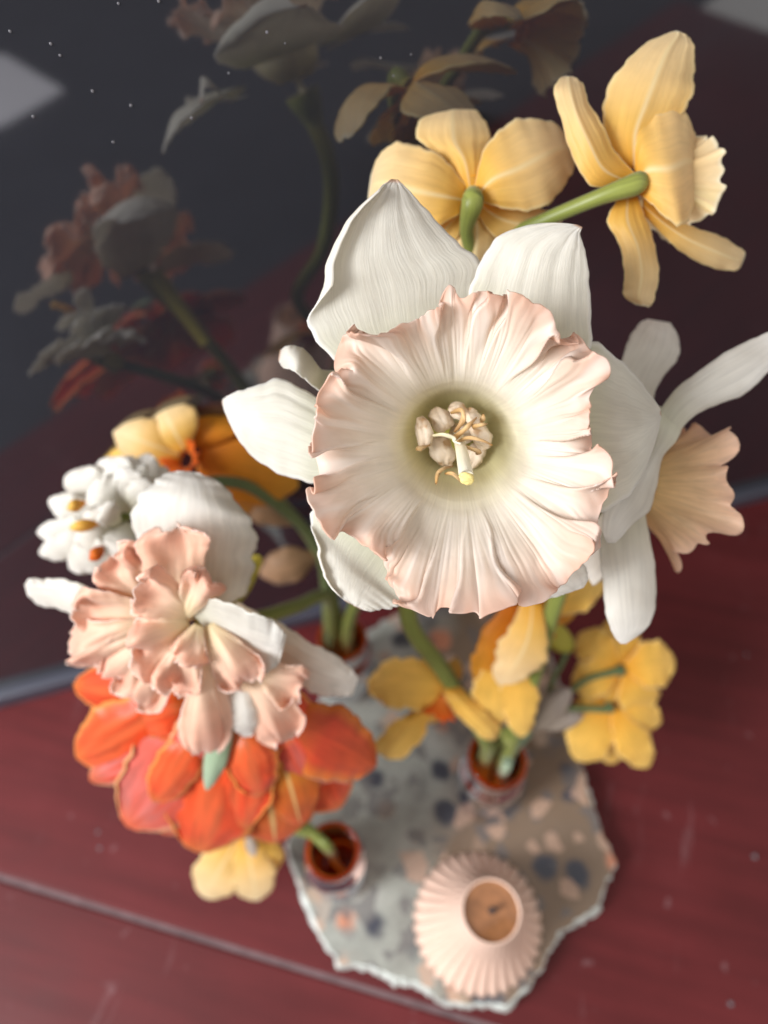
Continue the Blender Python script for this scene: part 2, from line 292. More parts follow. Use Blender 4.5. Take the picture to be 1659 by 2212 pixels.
def simple(name, col, rough=.5, nscale=60, var=.25, **kw):
    m, nt, out = newmat(name); L = nt.links.new
    tc = N(nt, 'ShaderNodeTexCoord'); n1 = N(nt, 'ShaderNodeTexNoise', inp={'Scale': nscale, 'Detail': 5.0}); L(tc.outputs['Object'], n1.inputs['Vector'])
    c = ramp(nt, [(.3, tuple(x * (1 - var) for x in col)), (.7, tuple(x * (1 + var * .6) for x in col))], n1.outputs[0])
    pr = N(nt, 'ShaderNodeBsdfPrincipled', inp={'Roughness': rough, **kw}); L(c.outputs[0], pr.inputs['Base Color'])
    bp = N(nt, 'ShaderNodeBump', inp={'Strength': .2, 'Distance': .0005}); L(n1.outputs[0], bp.inputs['Height']); L(bp.outputs[0], pr.inputs['Normal'])
    L(pr.outputs[0], out.inputs[0]); return m
def screen_mat():
    m, nt, out = newmat('black_glass'); L = nt.links.new
    tc = N(nt, 'ShaderNodeTexCoord'); n1 = N(nt, 'ShaderNodeTexNoise', inp={'Scale': 14.0, 'Detail': 4.0}); L(tc.outputs['Object'], n1.inputs['Vector'])
    r = ramp(nt, [(.3, (.02,) * 3), (.7, (.05,) * 3)], n1.outputs[0])
    pr = N(nt, 'ShaderNodeBsdfPrincipled', inp={'Base Color': (.022, .0225, .029, 1), 'IOR': 2.2}); L(r.outputs[0], pr.inputs['Roughness'])
    L(pr.outputs[0], out.inputs[0]); return m
def stone_mat():
    m, nt, out = newmat('speckled_polished_stone'); L = nt.links.new
    tc = N(nt, 'ShaderNodeTexCoord')
    n0 = N(nt, 'ShaderNodeTexNoise', inp={'Scale': 35.0, 'Detail': 6.0, 'Roughness': .65}); L(tc.outputs['Object'], n0.inputs['Vector'])
    base = ramp(nt, [(.3, (.20, .20, .18)), (.5, (.31, .32, .285)), (.7, (.42, .42, .385))], n0.outputs[0]).outputs[0]
    wv = N(nt, 'ShaderNodeMix'); wv.data_type = 'VECTOR'; wv.inputs[0].default_value = .012; L(tc.outputs['Object'], wv.inputs[4]); L(n0.outputs['Color'], wv.inputs[5])
    v1 = N(nt, 'ShaderNodeTexVoronoi', inp={'Scale': 62.0}); L(wv.outputs[1], v1.inputs['Vector'])
    sp = N(nt, 'ShaderNodeSeparateColor'); L(v1.outputs['Color'], sp.inputs[0])
    dist = ramp(nt, [(.30, (1, 1, 1)), (.46, (0, 0, 0))], v1.outputs['Distance']).outputs[0]
    def pick(chan, lo, hi):
        a = N(nt, 'ShaderNodeMath', operation='GREATER_THAN', inp={1: lo}); L(sp.outputs[chan], a.inputs[0])
        b = N(nt, 'ShaderNodeMath', operation='LESS_THAN', inp={1: hi}); L(sp.outputs[chan], b.inputs[0])
        c = N(nt, 'ShaderNodeMath', operation='MULTIPLY'); L(a.outputs[0], c.inputs[0]); L(b.outputs[0], c.inputs[1])
        d = N(nt, 'ShaderNodeMath', operation='MULTIPLY'); L(c.outputs[0], d.inputs[0]); L(dist, d.inputs[1]); return d.outputs[0]
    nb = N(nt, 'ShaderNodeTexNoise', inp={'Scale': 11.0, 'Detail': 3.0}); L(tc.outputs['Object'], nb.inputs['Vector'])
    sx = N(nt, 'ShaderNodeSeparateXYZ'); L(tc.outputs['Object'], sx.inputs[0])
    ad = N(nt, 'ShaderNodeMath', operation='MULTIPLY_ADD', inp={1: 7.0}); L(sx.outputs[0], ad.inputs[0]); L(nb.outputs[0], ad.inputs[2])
    base = mixc(nt, base, (.17, .10, .055), ramp(nt, [(.40, (0, 0, 0)), (.62, (.85,) * 3)], ad.outputs[0]).outputs[0])  # browner to the right: stone's own tone with shade and amber light painted in
    c = mixc(nt, base, (.055, .058, .075), pick(0, 0, .27))
    c = mixc(nt, c, (.52, .22, .13), pick(0, .27, .37))
    c = mixc(nt, c, (.40, .30, .22), pick(0, .42, .47))
    v2 = N(nt, 'ShaderNodeTexVoronoi', inp={'Scale': 150.0}); L(wv.outputs[1], v2.inputs['Vector'])
    s2 = N(nt, 'ShaderNodeSeparateColor'); L(v2.outputs['Color'], s2.inputs[0])
    k = ramp(nt, [(.80, (0, 0, 0)), (.82, (.7,) * 3)], s2.outputs[1]).outputs[0]; c = mixc(nt, c, (.13, .12, .12), k)
    k = ramp(nt, [(.86, (0, 0, 0)), (.88, (.7,) * 3)], s2.outputs[2]).outputs[0]; c = mixc(nt, c, (.50, .33, .24), k)
    pr = N(nt, 'ShaderNodeBsdfPrincipled', inp={'Roughness': .32, 'Specular IOR Level': .4}); L(c, pr.inputs['Base Color']); L(pr.outputs[0], out.inputs[0]); return m
def amber_mat():
    m, nt, out = newmat('amber_glass'); L = nt.links.new
    tc = N(nt, 'ShaderNodeTexCoord'); n1 = N(nt, 'ShaderNodeTexNoise', inp={'Scale': 40.0}); L(tc.outputs['Object'], n1.inputs['Vector'])
    c = ramp(nt, [(.3, (.80, .36, .10)), (.7, (.88, .43, .14))], n1.outputs[0]).outputs[0]
    tr = N(nt, 'ShaderNodeBsdfTransparent'); L(c, tr.inputs[0])
    gl = N(nt, 'ShaderNodeBsdfGlossy', inp={'Roughness': .04, 'Color': (.8, .8, .85, 1)})
    df = N(nt, 'ShaderNodeBsdfTranslucent', inp={'Color': (.85, .27, .04, 1)})
    m0 = N(nt, 'ShaderNodeMixShader', inp={0: .48}); L(tr.outputs[0], m0.inputs[1]); L(df.outputs[0], m0.inputs[2])
    fr = N(nt, 'ShaderNodeFresnel', inp={'IOR': 1.32})
    mx = N(nt, 'ShaderNodeMixShader'); L(fr.outputs[0], mx.inputs[0]); L(m0.outputs[0], mx.inputs[1]); L(gl.outputs[0], mx.inputs[2]); L(mx.outputs[0], out.inputs[0]); return m
TABLE = table_mat(); FILL = simple('dusty_joint', (.15, .095, .10), .8, 120, .3); SCREEN = screen_mat()
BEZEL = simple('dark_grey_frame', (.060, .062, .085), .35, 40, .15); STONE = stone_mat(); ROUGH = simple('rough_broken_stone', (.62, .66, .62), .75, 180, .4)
AMBER = amber_mat(); WAX = simple('pink_wax', (.84, .60, .48), .38, 40, .08)
WAXTOP = simple('caramel_wax', (.30, .13, .055), .14, 160, .35)
NAVY = simple('dark_navy_added_desk', (.020, .022, .030), .6, 20, .3); WICK = simple('charred_wick', (.04, .03, .03), .8); SHEETW = simple('white_added_sheet', (.88, .87, .95), .7, 30, .04)
DROPM = simple('water_bead', (.36, .35, .38), .08, 30, .05, **{'Transmission Weight': .6, 'IOR': 1.33})

# ------------------------------------------------------------------ setting: table
A0 = G(0, 1895); A1 = G(1040, 2212); sd_ = (A1 - A0)[:2]; sd_ /= np.linalg.norm(sd_); sn_ = np.array([-sd_[1], sd_[0]])
def oriented_box(name, mat, parent, s0, s1, n0, n1, z0, z1, bev=.0008, O=A0[:2], a=sd_, b=sn_):
    c = [(s0, n0), (s1, n0), (s1, n1), (s0, n1)]
    V = [[*(O + a * s + b * n), z] for z in (z0, z1) for s, n in c]
    o = mesh_obj(name, V, [(0, 3, 2, 1), (4, 5, 6, 7), (0, 1, 5, 4), (1, 2, 6, 5), (2, 3, 7, 6), (3, 0, 4, 7)], mat, parent, smooth=False)
    if bev: m = o.modifiers.new('bevel', 'BEVEL'); m.width = bev; m.segments = 3
    return o
tb = oriented_box('table', FILL, None, -.55, .95, -.072, .62, -.03, -.0012, .0005); tb['kind'] = 'structure'
oriented_box('board', TABLE, tb, -.55, .95, .0013, .62, -.02, 0, .0012)
oriented_box('board', TABLE, tb, -.55, .95, -.072, -.0013, -.02, 0, .0012)

dk = oriented_box('added_desk', NAVY, None, -1.2, 1.6, -1.6, -.073, -.035, -.0102, .001); dk['kind'] = 'structure'  # unseen surface, added to keep the screen's reflection dark
# ------------------------------------------------------------------ black glass screen
B0 = G(0, 1532); B1 = G(1659, 1080); s_a = (B1 - B0)[:2]; s_a /= np.linalg.norm(s_a); s_n = np.array([-s_a[1], s_a[0]])
scr = empty('screen', (*(B0[:2] + s_a * .24 + s_n * .02), 0), 'upright black glass screen with grey frame reflecting the flowers', 'screen')
def sbox(name, mat, s0, s1, n0, n1, z0, z1, bev=.0012): return oriented_box(name, mat, scr, s0, s1, n0, n1, z0, z1, bev, B0[:2], s_a, s_n)
sbox('glass_panel', SCREEN, -.30, .75, .0060, .030, .0125, .52, .0006)
sbox('frame', BEZEL, -.312, .762, 0, .036, 0, .0122, .0015)
sbox('frame', BEZEL, -.312, -.3005, .002, .036, .0125, .532); sbox('frame', BEZEL, .7505, .762, .002, .036, .0125, .532); sbox('frame', BEZEL, -.2998, .7498, .002, .036, .5205, .532)
# small dried drops on the glass
rn = random.Random(5)
th = np.linspace(0, 2 * math.pi, 10, endpoint=False)
dv = [[0.0004 * math.cos(a) * r, 0.0004 * math.sin(a) * r, z] for r, z in ((1, 0), (.75, .00022)) for a in th] + [[0, 0, .0003]]
df = [[j, (j + 1) % 10, 10 + (j + 1) % 10, 10 + j] for j in range(10)] + [[10 + j, 10 + (j + 1) % 10, 20] for j in range(10)]
dme = bpy.data.meshes.new('water_drop'); dme.from_pydata(dv, [], df); dme.materials.append(DROPM)
def drop(p, nrm, s, label, grp):
    o = bpy.data.objects.new('water_drop', dme); COL.objects.link(o); o.location = Vector(p); o.scale = (s, s, s)
    o.rotation_euler = Vector(nrm).to_track_quat('Z', 'Y').to_euler(); tag(o, label, 'drop', grp)
def on_screen(px, py):
    ray = FWD + (px - CX) / F * RGT + (CY - py) / F * UPV
    q = B0[:2] + s_n * .0060; nn = s_n
    t = ((q - CAMP[:2]) @ nn) / (ray[:2] @ nn); return CAMP + ray * t
for px, py in ((22, 68), (110, 95), (200, 197), (283, 228), (343, 3), (577, 70), (616, 94), (494, 158), (414, 255), (245, 307), (72, 252), (888, 118), (822, 125), (850, 164), (256, 8), (130, 120)):
    drop(on_screen(px, py), (-s_n[0], -s_n[1], 0), rn.uniform(.55, 1.05), 'tiny pale dried water drop on the black screen', 'dried drops on the screen')
for px, py in ((212, 1797), (216, 1832), (1612, 1415), (1630, 1850), (1578, 2168)):
    drop(G(px, py), (0, 0, 1), rn.uniform(2.2, 3.2), 'small water drop on the red table', 'drops on the table')

# guessed white sheet, added out of view for its pale reflection in the screen
pp = []
def mirrored(px, py):
    p = on_screen(px, py); ray = p - CAMP; nn = np.array([s_n[0], s_n[1], 0]); r = ray - 2 * (ray @ nn) * nn
    return p + r * ((-.0095 - p[2]) / r[2])
q = [mirrored(-90, 120), mirrored(10, 118), mirrored(140, 195), mirrored(10, 270), mirrored(-90, 300)]
V = [[*v[:2], -.0095] for v in q] + [[*v[:2], -.0101] for v in q]
sh = mesh_obj('added_sheet', V, [(0, 1, 2, 3, 4), (9, 8, 7, 6, 5)] + [(k, 5 + k, 5 + (k + 1) % 5, (k + 1) % 5) for k in range(5)], SHEETW, None, smooth=False, loc=(*q[2][:2], -.0101))
tag(sh, 'guessed white sheet added to mirror a pale patch in the black screen', 'paper')

# ------------------------------------------------------------------ stone slab
SZ = 0.014
outl = [(1092, 2168), (1140, 2128), (1168, 2088), (1205, 2015), (1250, 1985), (1288, 1958), (1312, 1900), (1331, 1862), (1302, 1800), (1272, 1722), (1250, 1620), (1228, 1550), (1195, 1440), (1150, 1330), (1000, 1300), (850, 1330), (760, 1385), (700, 1480), (660, 1650), (622, 1828), (655, 1925), (690, 2012), (735, 2082), (800, 2086), (850, 2108), (905, 2122), (950, 2160), (1000, 2166)]
pts = [];  rs = random.Random(8)
for i in range(len(outl)):
    a, b = np.array(outl[i], float), np.array(outl[(i + 1) % len(outl)], float); nseg = max(2, int(np.hypot(*(b - a)) / 9))
    straight = 16 <= i <= 20
    for k in range(nseg):
        p = a + (b - a) * k / nseg; j = .6 if straight else 2.6
        p = p + np.array([rs.gauss(0, j * .6), rs.gauss(0, j * .6)]); pts.append(G(p[0], p[1], SZ))
pts = np.array(pts); nP = len(pts); cen = pts.mean(0)
def ring(out_, z, j):
    r = pts.copy(); d = (pts - cen)[:, :2]; d /= np.linalg.norm(d, axis=1)[:, None]
    a = np.linspace(0, 6.2832, nP, endpoint=False)
    o = out_ * (1 + .45 * sines(a, [9, 19, 41], 4) * .6) + np.array([rs.gauss(0, j) for _ in range(nP)])
    r[:, :2] += d * o[:, None]; r[:, 2] = z + np.array([rs.gauss(0, j * .5) for _ in range(nP)]); return r
rings = [pts, ring(.0008, .0128, .0002), ring(.0014, .0095, .0005), ring(.0020, .006, .0005), ring(.0018, .003, .0004)]
last = ring(.0016, 0.0, .0004); last[:, 2] = 0.0002; rings.append(last)
V = np.vstack(rings + [cen[None]])
Fc = [[nP * len(rings), j, (j + 1) % nP] for j in range(nP)]
for r in range(len(rings) - 1): Fc += [[r * nP + j, (r + 1) * nP + j, (r + 1) * nP + (j + 1) % nP, r * nP + (j + 1) % nP] for j in range(nP)]
Fc.append([(len(rings) - 1) * nP + j for j in range(nP)][::-1])
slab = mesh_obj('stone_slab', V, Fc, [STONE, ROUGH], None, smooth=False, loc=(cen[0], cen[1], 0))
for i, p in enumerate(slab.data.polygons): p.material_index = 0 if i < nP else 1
tag(slab, 'grey speckled stone slab with rough broken edges on the red table', 'slab')

# ------------------------------------------------------------------ amber bottles
def bottle(xy, h, rb, rm, label):
    b = empty('bottle', (*xy, SZ), label, 'bottle', 'amber glass bottles on the slab')
    sh = h - .016
    prof = [(0.0005, .0004), (rb * .9, .0003), (rb, .0016), (rb, sh - .006), (rb * .96, sh - .002), (rm * .93, sh + .002), (rm * .9, sh + .006), (rm, sh + .008), (rm, h - .002), (rm * .97, h), (rm * .82, h), (rm * .76, h - .002), (rm * .74, sh + .004), (rm * .78, sh), (rb - .002, sh - .005), (rb - .002, .004), (rb * .6, .003), (.0005, .003)]
    P2 = []
    for k in range(len(prof) - 1):
        for s in range(3): P2.append(np.array(prof[k]) + (np.array(prof[k + 1]) - np.array(prof[k])) * s / 3)
    P2.append(np.array(prof[-1])); P2 = [(x, z + SZ) for x, z in P2]
    lathe('body', P2, AMBER, b, (*xy, 0), 56)
    return b
def place(px, py, z): p = G(px, py, z); return np.array([p[0], p[1]])
bl = place(718, 1838, SZ + .058); br = place(1075, 1640, SZ + .055); b3 = place(738, 1378, SZ + .055)
bottle(bl, .058, .0138, .0116, 'amber glass bottle beside the slab edge, holding one thin green stem')
bottle(br, .055, .0155, .0135, 'amber glass bottle with two pale green stems standing in it')
bottle(b3, .055, .0150, .0125, 'amber glass bottle half hidden under the large white daffodil')
def mouth(xy, dx=0, dy=0, h=.056): return np.array([xy[0] + dx, xy[1] + dy, SZ + h])
def foot(xy, dx=0, dy=0): return np.array([xy[0] + dx, xy[1] + dy, SZ + .0045])

# ------------------------------------------------------------------ fluted candle
cb = place(1031, 1990, SZ)
cn = empty('candle', (*cb, SZ), 'pink fluted cone candle with caramel brown top on the stone slab', 'candle')
prof = []
for k in range(22):
    u = k / 21; r = .0288 * (1 - u) + .0118 * u - .003 * math.sin(math.pi * u)
    prof.append((r, SZ + .0002 + .052 * u, (1 - u**3) * (.35 + .65 * (1 - u))))
prof = [(0.0005, SZ + .0002, 0)] + prof + [(.0118, SZ + .0528, .0), (.0114, SZ + .0530, 0), (.0110, SZ + .0520, 0)]
lathe('fluted_body', prof, WAX, cn, (*cb, 0), 34 * 10, (34, .0046))
lathe('melted_top', [(.0112, SZ + .0516, 0), (.0085, SZ + .0508, 0), (.005, SZ + .0500, 0), (.002, SZ + .0497, 0), (.0003, SZ + .0500, 0)], WAXTOP, cn, (*cb, 0), 48)
tube(cn, WICK, [(*cb, SZ + .0495), (cb[0] + .0003, cb[1] + .0002, SZ + .053), (cb[0] + .0012, cb[1] + .0004, SZ + .0555)], [1.1, 1.0, .8], 'wick', 10, 8)

# ------------------------------------------------------------------ the large white daffodil
D = empty('daffodil', foot(br, -.004, .003), 'large white daffodil with wide pale pink ruffled cup', 'daffodil')
tube(D, GREEN, [P(992, 950, 190), P(985, 985, 215), P(930, 1120, 242), P(880, 1325, 262), P(958, 1450, 286), P(1045, 1590, 305), mouth(br, -.005, .002), foot(br, -.004, .003)], [3.4, 3.2, 3.0, 3.2, 3.3, 3.2, 3, 3])
petal(D, WHITE, [(790, 830, 980, 800, 174), (715, 775, 1015, 690, 173, 1, 1), (660, 690, 1036, 578, 172, 2, 2), (664, 580, 985, 520, 171, 2, 3), (730, 478, 920, 455, 169, 1.5, 2.5), (800, 418, 883, 412, 168, .6, 1), (846, 388, 858, 389, 168)], 60, 37, .35, 6, ('L', .62, .30, .97, 5.0), vein=.10)
petal(D, WHITE, [(1000, 740, 1225, 820, 175), (1012, 650, 1270, 765, 174, 0, 1), (1034, 572, 1277, 665, 172, 0, 2), (1078, 512, 1269, 582, 170, 0, 2.5), (1148, 486, 1262, 536, 168, 0, 1.5), (1208, 483, 1252, 508, 167, 0, .6), (1249, 487, 1257, 491, 166.5)], 54, 33, .3, 5, vein=.10)
petal(D, WHITE, [(1190, 790, 1190, 1060, 174), (1275, 738, 1285, 1105, 174, -1, 1), (1335, 775, 1348, 1080, 174, -2, 2), (1380, 822, 1388, 1022, 175, -2, 2), (1408, 858, 1411, 965, 176, -1, 1), (1423, 880, 1425, 912, 177), (1427, 888, 1427, 896, 177)], 54, 33, .3, 5, vein=.06)
petal(D, WHITE, [(760, 870, 760, 1050, 178), (690, 858, 690, 1048, 180, 1, 3), (612, 822, 620, 1027, 182, 1, 4), (550, 834, 552, 992, 184, 1, 4), (510, 848, 514, 945, 187, 1, 2), (488, 858, 491, 900, 189, 0, .6), (480, 866, 481, 872, 190)], 54, 33, .5, 8, vein=.16)
petal(D, WHITE, [(760, 800, 730, 860, 182), (700, 800, 686, 842, 180, -2, 0), (677, 778, 657, 818, 177, -3, 1), (653, 752, 632, 801, 176, -2, 2), (622, 748, 611, 792, 178, 1, 2), (606, 757, 602, 778, 180)], 44, 23, .6, 9, vein=.1)
petal(D, WHITE, [(740, 1060, 920, 1210, 176), (672, 1112, 885, 1298, 178, 0, 1.5), (676, 1175, 850, 1311, 177, 0, 2.5), (690, 1236, 822, 1317, 176, 0, 2), (718, 1274, 797, 1319, 176, 0, 1), (748, 1299, 776, 1314, 176)], 50, 33, .5, 8, ('L', .80, .25, .98, 3.0), vein=.15)
petal(D, WHITE2, [(1150, 1080, 1010, 1160, 176), (1232, 1180, 1058, 1272, 177), (1264, 1226, 1086, 1297, 177, 0, 1), (1270, 1248, 1150, 1299, 177, 0, 1), (1262, 1268, 1205, 1288, 177)], 34, 21, .3, 6)
# corona: funnel from throat to frilled rim
rim = [(735, 565), (775, 585), (820, 632), (860, 602), (910, 590), (945, 600), (972, 622), (1010, 608), (1060, 604), (1100, 622), (1130, 645), (1165, 655), (1200, 672), (1192, 730), (1215, 805), (1280, 815), (1352, 812), (1385, 850), (1410, 880), (1405, 918), (1455, 925), (1506, 945), (1488, 985), (1440, 1040), (1398, 1085), (1390, 1200), (1408, 1290), (1442, 1368), (1500, 1398), (1530, 1450), (1512, 1530), (1466, 1590), (1445, 1650), (1482, 1730), (1452, 1790), (1372, 1808), (1376, 1880), (1312, 1930), (1232, 2012), (1190, 2050), (1100, 2050), (1022, 2005), (985, 2082), (925, 2108), (893, 2142), (868, 2108), (830, 2112), (770, 2082), (695, 2090), (668, 2132), (600, 2112), (540, 2082), (490, 2012), (442, 1930), (440, 1852), (300, 1748), (200, 1740), (130, 1690), (85, 1600), (95, 1510), (126, 1422), (90, 1380), (80, 1310), (104, 1248), (110, 1180), (106, 1130), (150, 1052), (192, 1000), (240, 985), (262, 950), (220, 900), (214, 830), (270, 772), (370, 745), (430, 775), (480, 762), (560, 740), (650, 682), (703, 655), (712, 590)]
rp = np.array([(630.9 + x * .4589, 356.6 + y * .4589) for x, y in rim]); C0 = np.array([993.0, 962.0])
ang = np.arctan2(rp[:, 1] - C0[1], rp[:, 0] - C0[0]); rad = np.hypot(*(rp - C0).T); od = np.argsort(ang)
nA, nT = 900, 110
aa = np.linspace(-math.pi, math.pi, nA, endpoint=False)
Rr = np.interp(aa, ang[od], rad[od], period=2 * math.pi)
ker = np.hanning(11); ker /= ker.sum(); Rr = np.convolve(np.r_[Rr[-20:], Rr, Rr[:20]], ker, 'same')[20:-20]
k2 = np.hanning(161); k2 /= k2.sum(); Rs = np.convolve(np.r_[Rr[-200:], Rr, Rr[:200]], k2, 'same')[200:-200]
Rr = Rr + 1.6 * sines(aa, [37, 71, 113, 160], 2)
tt = np.linspace(0, 1, nT); T, A = np.meshgrid(tt, aa, indexing='ij')
kn = np.array([(58, 181), (98, 176.5), (126, 170.5), (158, 165), (202, 161), (252, 157.5), (292, 155.2), (325, 154.2)], float)
gd = catmull(kn, tt)
s = np.clip((T - .30) / .70, 0, 1); q = np.clip(T / .36, 0, 1)
Rad = gd[:, 0][:, None] + s**1.3 * (Rr[None] - 325) + (1 - s) * 4 * np.sin(2 * A + .6)
Dep = gd[:, 1][:, None] + np.where(np.sin(A) > 0, -3.0 * np.sin(A)**2, 0) * np.clip(1 - np.abs(T - .3) / .35, 0, 1)
ruff = -(Rr - Rs)[None] * 0.10                       # frill: short places come forward or fall back
Af = A + .13 * s * np.sin(2 * A + 1) + .05 * s * np.sin(7 * s + 5 * A) + .03 * s * np.sin(11 * s + 9 * A)      # folds wander as they run outward
lift = 0 * A; sh_ = 0 * A                     # overlapping folds of the frill
for a0, hh, ww, dr_ in ((123.7, 4.5, .34, 1), (-2, 4.0, .22, -1), (-151.6, 4.0, .30, -1), (-125, 3.5, .22, 1), (-87, 2.4, .16, 1), (-75, 2.2, .15, 1), (-55, 2.8, .16, -1), (-34, 3.2, .16, 1), (71.6, 3.2, .20, 1), (84, 2.0, .1, -1), (27, 2.6, .16, 1), (40, 2.8, .18, 1), (171, 1.8, .14, -1), (-174, 1.8, .14, 1), (99, 2.4, .14, -1), (150, 1.8, .2, 1), (-105, 2.0, .15, -1), (10, 2.0, .15, 1)):
    dl = dr_ * ((Af - math.radians(a0) + math.pi) % (2 * math.pi) - math.pi)
    e_ = 2.0 * np.where(dl > 0, np.exp(-np.abs(dl) / ww), np.exp(-np.abs(dl) / .018))
    lift = lift + hh * e_; sh_ = sh_ - dr_ * .075 * hh / 3 * np.where(dl > -.02, np.exp(-np.abs(dl) / (ww * .45)), 0)
Dep = Dep + s**1.9 * (ruff * .5 - lift + 2.4) + s**2.2 * 1.9 * sines(A, [7, 11, 17], 21) * .7
pl = sines(Af, [33, 47, 61], 5)
Dep = Dep + (.13 + .10 * np.sin(5 * A + 2)) * np.sin(np.pi * np.clip(s * .9 + .1, 0, 1))**.6 * pl * np.clip(s * 2 - .35, 0, 1) * .62 + .05 * sines(A, [97, 131, 173], 6) * np.clip(s * 3 - .5, 0, 1)
ph1 = 13 * Af + 1.1 * np.sin(3 * Af + .5) + .8 * np.sin(5 * Af + 2); ph2 = 23 * Af + 1.3 * np.sin(4 * Af) + .7 * np.sin(9 * Af + 1)
m1 = np.clip(.65 + .45 * np.sin(2 * A + 1.2) + .3 * np.sin(5 * A), .15, 1.3); m2 = np.clip(.6 + .5 * np.sin(3 * A + 4) + .3 * np.sin(7 * A), .1, 1.2)
Dep = Dep + s**2.3 * 2.6 * m1 * np.sin(ph1) + s**3.2 * 1.3 * m2 * np.sin(ph2)
A2 = A - .052 * s**2.4 * m1 * np.sin(2 * ph1 + .4) - .028 * s**3 * m2 * np.sin(2 * ph2) + sh_ * s**2.0 + .02 * s**2 * sines(A, [13, 23], 31) + .010 * s * sines(A, [41], 32) + .03 * s * np.sin(3 * A + 1) * (1 - s)
cx = C0[0] - 6 * (1 - q) + 0 * A; cy = C0[1] - 24 * (1 - q) + 0 * A
o = mesh_obj('corona', P(cx + Rad * np.cos(A2), cy + Rad * np.sin(A2), Dep), grid_faces(nT, nA, True), CORONA, D, np.stack([T, A / 6.2832 + .5], -1).reshape(-1, 2))
m = o.modifiers.new('thickness', 'SOLIDIFY'); m.thickness = .00035; m.offset = 0
tube(o, GREEN, [P(987, 938, 185.5), P(988, 942, 189), P(990, 950, 197)], [6.8, 6.2, 3.4], 'flower_tube', 12, 20)
def cr3(x, y): return (822.9 + x * .1984, 822.9 + y * .1984)
for i, (x, y, ra, rb, an, d) in enumerate([(468, 565, 175, 98, 1.45, 171), (655, 425, 140, 118, 1.2, 174), (850, 335, 120, 90, .5, 173), (1010, 400, 110, 85, 1.0, 172), (1090, 600, 165, 110, 1.1, 175), (660, 760, 190, 125, 1.3, 176), (1030, 800, 150, 110, 1.9, 177), (900, 560, 150, 110, .3, 178)]):
    p = cr3(x, y); blob('anther', (*p, d), (ra * .1984, rb * .1984, 2.0), an, ANTHER, D, 40 + i)
for i, pl_ in enumerate([[(570, 595, 168), (680, 585, 166), (790, 620, 166), (800, 660, 166), (870, 685, 165)], [(800, 620, 168), (900, 540, 167), (960, 480, 167), (1040, 400, 168)], [(760, 350, 169), (880, 320, 168), (890, 430, 167), (800, 560, 168)], [(830, 660, 168), (960, 620, 167), (1100, 650, 167), (1210, 700, 168)], [(840, 700, 168), (960, 730, 167), (1060, 770, 167), (1040, 800, 168)], [(600, 1120, 166), (620, 1010, 167), (690, 950, 168), (780, 930, 170)], [(700, 1010, 168), (780, 1010, 167), (840, 1060, 167), (880, 1110, 168)], [(1000, 500, 168), (1090, 480, 167), (1150, 470, 168)], [(390, 750, 170), (440, 730, 169), (530, 700, 170)], [(1095, 450, 170), (1110, 400, 169), (1115, 360, 169)]]):
    tube(D, DRIED if i else STYLE, [P(*cr3(x, y), d) for x, y, d in pl_], [[.35, .7, .5, .25], [.9, .6, .8, .3], [.4, .9, .7, .3]][i % 3], 'dried_filament', 26, 8, .55)
st = tube(D, STYLE, [P(978, 905, 188), P(988, 935, 178), P(996, 968, 168), P(1002, 1000, 162), P(1007.5, 1030, 158)], [1.25, 1.25, 1.35, 1.5, 1.6], 'style', 30, 18)
blob('stigma', (1008, 1033, 157.6), (17, 14.5, .7), .4, STIGMA, st, 91, lump=.12)

# ------------------------------------------------------------------ yellow pair seen from behind
Y = empty('narcissus', foot(b3, .004, .002), 'stem with two pale yellow narcissus flowers seen from behind, behind the large daffodil', 'narcissus')
tube(Y, GREEN, [P(1032, 575, 210), P(1015, 690, 222), P(960, 900, 250), P(860, 1120, 290), P(770, 1300, 335), mouth(b3, .003, .001), foot(b3, .004, .002)], [3.0, 3.0, 3, 3, 3, 3, 3])
fb = tube(Y, GREEN, [P(1022, 418, 196), P(1020, 440, 193), P(1008, 505, 200), P(1030, 580, 210)], [2.2, 2.9, 1.8, 2.0], 'flower_head', 30, 14)
for sc, kw in (([(1008, 405, 995, 460, 197), (975, 360, 945, 490, 196, 0, 2), (925, 322, 880, 505, 197, 1, 4), (862, 310, 828, 490, 199, 1, 4), (822, 332, 803, 462, 202, 1, 2), (802, 380, 795, 436, 204)], {}),
               ([(1003, 415, 1030, 415, 197), (965, 350, 1043, 350, 198, 0, 1.5), (905, 305, 1058, 305, 201, 0, 3), (908, 260, 1047, 262, 205, 0, 3), (938, 233, 1022, 234, 209, 0, 1.5), (972, 221, 992, 221, 211)], {}),
               ([(1025, 405, 1040, 437, 196), (1045, 328, 1085, 448, 195, 0, 2), (1085, 275, 1150, 457, 196, 0, 3.5), (1140, 257, 1207, 417, 198, 0, 3.5), (1196, 266, 1236, 372, 201, 0, 2), (1230, 308, 1239, 332, 203)], {}),
               ([(1040, 428, 1028, 455, 199), (1105, 442, 1060, 505, 201, 0, 1), (1170, 452, 1115, 525, 204, 0, 2), (1205, 462, 1160, 520, 207, 0, 1), (1215, 475, 1200, 500, 208)], {}),
               ([(1012, 445, 1035, 445, 200), (985, 500, 1075, 492, 203, 0, 2), (985, 565, 1070, 560, 207, 0, 2), (1005, 610, 1050, 610, 210)], {}),
               ([(1000, 440, 1012, 455, 199), (935, 480, 985, 520, 203, 0, 1), (920, 540, 985, 560, 207, 0, 1), (950, 580, 985, 585, 209)], {})):
    petal(fb, YEL, sc, 40, 31, .6, 6, keel=.7, vein=.09, thick=.4)
cup(fb, YEL2, P(1022, 415, 198), (0, .45, 1), 4, 11, 11, 6, 1.2, 1, seed=5)
